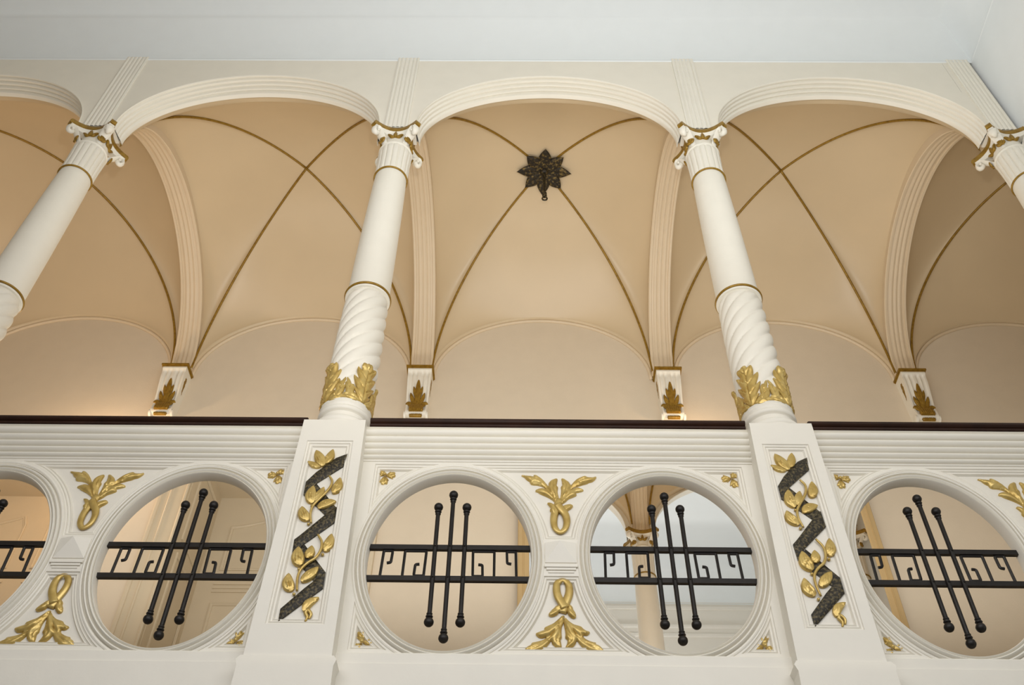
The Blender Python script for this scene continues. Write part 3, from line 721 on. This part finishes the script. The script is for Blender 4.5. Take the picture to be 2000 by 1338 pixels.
m.loft([[(x, y, z) for y, z in pr] for x in (-1.155, 1.155)], cap=True)
h0 = m.build('handrail', WOOD, None, smooth=40)
for k in (-1, 0, 1):
    h = h0 if k == -1 else h0.copy()
    if k != -1: COL.objects.link(h)
    h.location = (B*(k+.5), 0, 0); tag(h, RAIL[k], 'handrail', 'mahogany handrails')

# ================================================================== iron grilles
def make_grille():
    t = thing('iron_grille', (0, .045, ZC)); YI = 0
    zU, zL = .086, -.116
    for z in (zU, zL):
        m = MB(); w = EX*sqrt(1-(z/EZ)**2)+.004
        m.box(-w, w, -.012, .012, z-.015, z+.015); m.build('crossbar', IRON, t)
    for dx, z0, z1 in ((-.082,-.386,.359),(0,-.478,.449),(.082,-.386,.359)):
        m = MB(); m.tube([(dx, -.014, z0+.03), (dx, -.014, z1-.03)], .0128, 10); r = m.build('rod', IRON, t, smooth=40)
        for z, s in ((z0, 1), (z1, -1)):
            q = MB(); q.sphere((dx, -.014, z), .0265, 16)
            q.lathe([(.004, z+s*.020),(.017, z+s*.026),(.020, z+s*.032),(.017, z+s*.038),(.012, z+s*.041),(.016, z+s*.046),(.0165, z+s*.05),(.012, z+s*.056)], 14, (dx, -.014)); q.build('ball_finial', IRON, r, smooth=60)
        for z in (zU, zL):
            q = MB(); q.sphere((dx, -.028, z), .006, 8); q.build('rivet', IRON, r, smooth='all')
    s = .00108; top, bot, mid = zU-.020, zL+.020, (zU+zL)/2+.004
    for sg in (-1, 1):
        for pts in ([(-345, zL), (-340, top), (-294, top), (-297, mid), (-318, mid-.004)],
                    [(-232, zL), (-230, top), (-120, top), (-124, bot), (-174, bot), (-171, mid-.012), (-150, mid-.010)]):
            q = MB()
            P = [(sg*-u*s if False else (-sg*u*s), 0, z) for u, z in pts]
            # round the bends a little
            Q = [P[0]]
            for a, b, c in zip(P, P[1:], P[2:]):
                A, Bv, Cv = Vector(a), Vector(b), Vector(c); r = .010
                d1 = (A-Bv).normalized(); d2 = (Cv-Bv).normalized()
                for i in range(5):
                    f = i/4; Q.append(tuple((Bv+d1*r)*(1-f)**2 + Bv*2*f*(1-f) + (Bv+d2*r)*f*f))
            Q.append(P[-1]); q.tube(Q, .0084, 6); q.build('scroll', IRON, t, smooth=50)
    return t
GR = [(-B/2-OX, 'black iron grille in leftmost balustrade oval, cut by the picture edge'),
      (-B/2+OX, 'black iron grille in front of panelled door, in oval left of left pedestal'),
      (B/2-OX, 'black iron grille before plain wall, in oval just right of left pedestal'),
      (B/2+OX, 'black iron grille in front of mirrored column, in oval left of right pedestal'),
      (B*1.5-OX, 'black iron grille in oval just right of right pedestal')]
g0 = make_grille()
for i, (x, lab) in enumerate(GR):
    g = g0 if i == 0 else copy_tree(g0)
    g.location = (x, .045, ZC); tag(g, lab, 'grille', 'iron grilles in the balustrade ovals')

# ================================================================== corbels
def make_corbel():
    t = thing('corbel', (0, YW, SPRING))
    D = .215
    m = MB(); m.box(-.150, .150, -D, .01, -.022, .0); m.box(-.140, .140, -D+.012, .01, -.034, -.022); m.build('gilded_slab', GOLD2, t)
    # scrolled body: front profile in (y,z), lateral reeds
    fp = [(-.195,-.034),(-.198,-.055),(-.188,-.075),(-.180,-.10),(-.180,-.16),(-.172,-.24),(-.158,-.33),(-.142,-.42),(-.132,-.50),(-.130,-.56),(-.138,-.60),(-.146,-.64),(-.148,-.67),(-.136,-.698),(-.105,-.708),(-.075,-.70),(-.05,-.68)]
    fp = [(y, -.034+(z+.034)*.955) for y, z in fp]
    Q = catmull(fp, 50); m = MB(); rings = []
    xs_ = np.linspace(-1, 1, 41)
    for y, z in Q:
        f = min(1, -z/.70); w = .132-.022*f
        ring = []
        for x in xs_:
            a = abs(x)
            k = 0
            if .12 < a < .44: k = .016*sin(pi*(a-.12)/.32)
            if .50 < a < .84: k = .016*sin(pi*(a-.50)/.34)
            k *= max(0, min(1, (-z-.06)/.05))*max(0, min(1, (.62+z)/.06+.3))
            ring.append((x*w, y+k, z))
        ring = [(-w, 0.005, z)]+ring+[(w, 0.005, z)]
        rings.append(ring)
    m.loft(rings, closed=False)
    for s in (-1, 1):
        a = [(s*.128, -.100+.046*cos(2*pi*i/20), -.655+.046*sin(2*pi*i/20)) for i in range(20)]; b = [(s*.105, p[1], p[2]) for p in a]
        c_ = [(s*.132, -.100+.030*cos(2*pi*i/20), -.655+.030*sin(2*pi*i/20)) for i in range(20)]
        m.loft([b, a, c_], cap=True)
    m.build('scroll_bracket', CREAM, t, smooth=40)
    ys = np.array([q[0] for q in Q]); zs = np.array([q[1] for q in Q]); idx = np.argsort(zs)
    def fm(u, w, h): return (u, float(np.interp(w, zs[idx][3:], ys[idx][3:]))-h, w)
    q = MB()
    o, v = leaf_shape([(0,-.66),(0,-.50),(0,-.36),(0,-.20)], .030, lobes=0, n=40, wide=.55, p=.5); relief(q, o, v, .018, .008, fm, .010, .5, .004, base=.004)
    for s in (-1, 1):
        for sp, hw in (([(s*.01,-.60),(s*.045,-.48),(s*.078,-.37)], .021), ([(s*.008,-.48),(s*.030,-.38),(s*.048,-.29)], .016), ([(s*.03,-.65),(s*.05,-.57),(s*.080,-.515),(s*.120,-.52)], .025), ([(s*.02,-.68),(s*.035,-.60),(s*.045,-.55)], .02)):
            o, v = leaf_shape(sp, hw, lobes=0, n=26, wide=.62, p=.7); relief(q, o, v, .018, .008, fm, .008, .5, .004, base=.002)
    o = [(-.064,-.704),(.064,-.704),(.078,-.60),(.058,-.54),(-.058,-.54),(-.078,-.60)]
    relief(q, densify(o, .012), [[(x, -.70), (x*1.1, -.55)] for x in (-.05,-.03,-.01,.01,.03,.05)], .016, .008, fm, .006, .5, .004, base=.016)
    q.build('gilded_leaf', GOLD2, t, smooth=60)
    for s in (-1, 1):
        q = MB()
        def fs(u, w, h): return (s*(.127-.022*min(1, -w/.70)+h), u, w)
        o, v = leaf_shape([(-.06,-.40),(-.085,-.28),(-.095,-.16),(-.09,-.12)], .028, lobes=3, serr=.35, n=34, wide=.6); relief(q, o, v, .012, .008, fs, .008, .4, .004)
        q.build('gilded_side_leaf', GOLD2, t, smooth=60)
    return t
CORB = {-1: 'gilded scroll corbel lit warm from the left, leftmost on the back wall', 0: 'gilded scroll corbel on back wall just right of the left twisted column',
        1: 'gilded scroll corbel lit warm, just left of the right twisted column', 2: 'gilded scroll corbel, rightmost on back wall below the darkest vault'}
c0 = make_corbel()
for k in (-1, 0, 1, 2):
    c = c0 if k == -1 else copy_tree(c0)
    c.location = (B*k+{0: .006, 1: .03}.get(k, 0), YW, SPRING); tag(c, CORB[k], 'corbel', 'scroll corbels on the corridor wall')

# ================================================================== star boss at the middle crossing
t = thing('star_boss', (B*.5+.012, VYM, SPRING+R0), 'dark mottled eight-leaf star boss with a small hook at the rib crossing', 'boss')
for k in range(8):
    a = k*pi/4+.04
    ln = .305 if k % 2 == 0 else .290
    q = MB()
    def fb(u, w, h):
        r = w
        x = r*cos(a)-u*sin(a); y = r*sin(a)+u*cos(a)
        return (x, y, -.012-h-.030*max(0, 1-r/.30) - .050*(r/.29)**2)
    o, v = leaf_shape([(0,.01),(0,.15),(0,ln)], .070, 0, n=30, wide=.52, p=1.0)
    relief(q, o, v[:1], .022, .011, fb, .014, .4, .005, base=.002+.003*(k % 2), edge=.3)
    q.build('star_leaf', BRONZE2, t, smooth=60)
q = MB(); q.lathe([(.0,.02),(.05,.0),(.055,-.05),(.04,-.075),(.02,-.09),(0,-.092)], 20); q.build('star_core', BRONZE2, t, smooth=40)
q = MB(); q.lathe([(.020,-.09),(.016,-.20),(.016,-.46),(.024,-.475),(.026,-.49),(.017,-.50),(.026,-.52),(.027,-.54),(.014,-.555)], 14); P = [(.026*sin(x), 0, -.585+.030*cos(x)) for x in np.linspace(0, 5.2, 22)]; q.tube(P, .0095, 8); q.build('hook', BRONZE, t, smooth=50)

# ================================================================== wall mirror under the right corbel
t = thing('wall_mirror', (2.8, YW-.055, 4.35), 'very large wall mirror in tan frame reflecting a column, behind the balustrade', 'mirror')
m = MB(); m.add([(-1.63,-.035,.0),(1.63,-.035,.0),(1.63,-.035,3.80),(-1.63,-.035,3.80)], [(0,1,2,3)]); m.build('mirror_glass', MIRROR, t)
fpf = [(0,0),(0,-.045),(.008,-.055),(.045,-.055),(.049,-.062),(.056,-.062),(.060,-.052),(.095,-.048),(.105,-.040),(.108,-.030)]
for s in (-1, 1):
    q = MB(); q.loft([[(s*(1.70-o), y, z) for o, y in fpf] for z in (0, 3.87)], closed=False); q.build('frame_stile', FRAMEP, t, smooth=30)
q = MB(); q.loft([[(x, y, 3.87-o) for o, y in fpf] for x in (-1.70, 1.70)], closed=False); q.build('frame_head', FRAMEP, t, smooth=30)
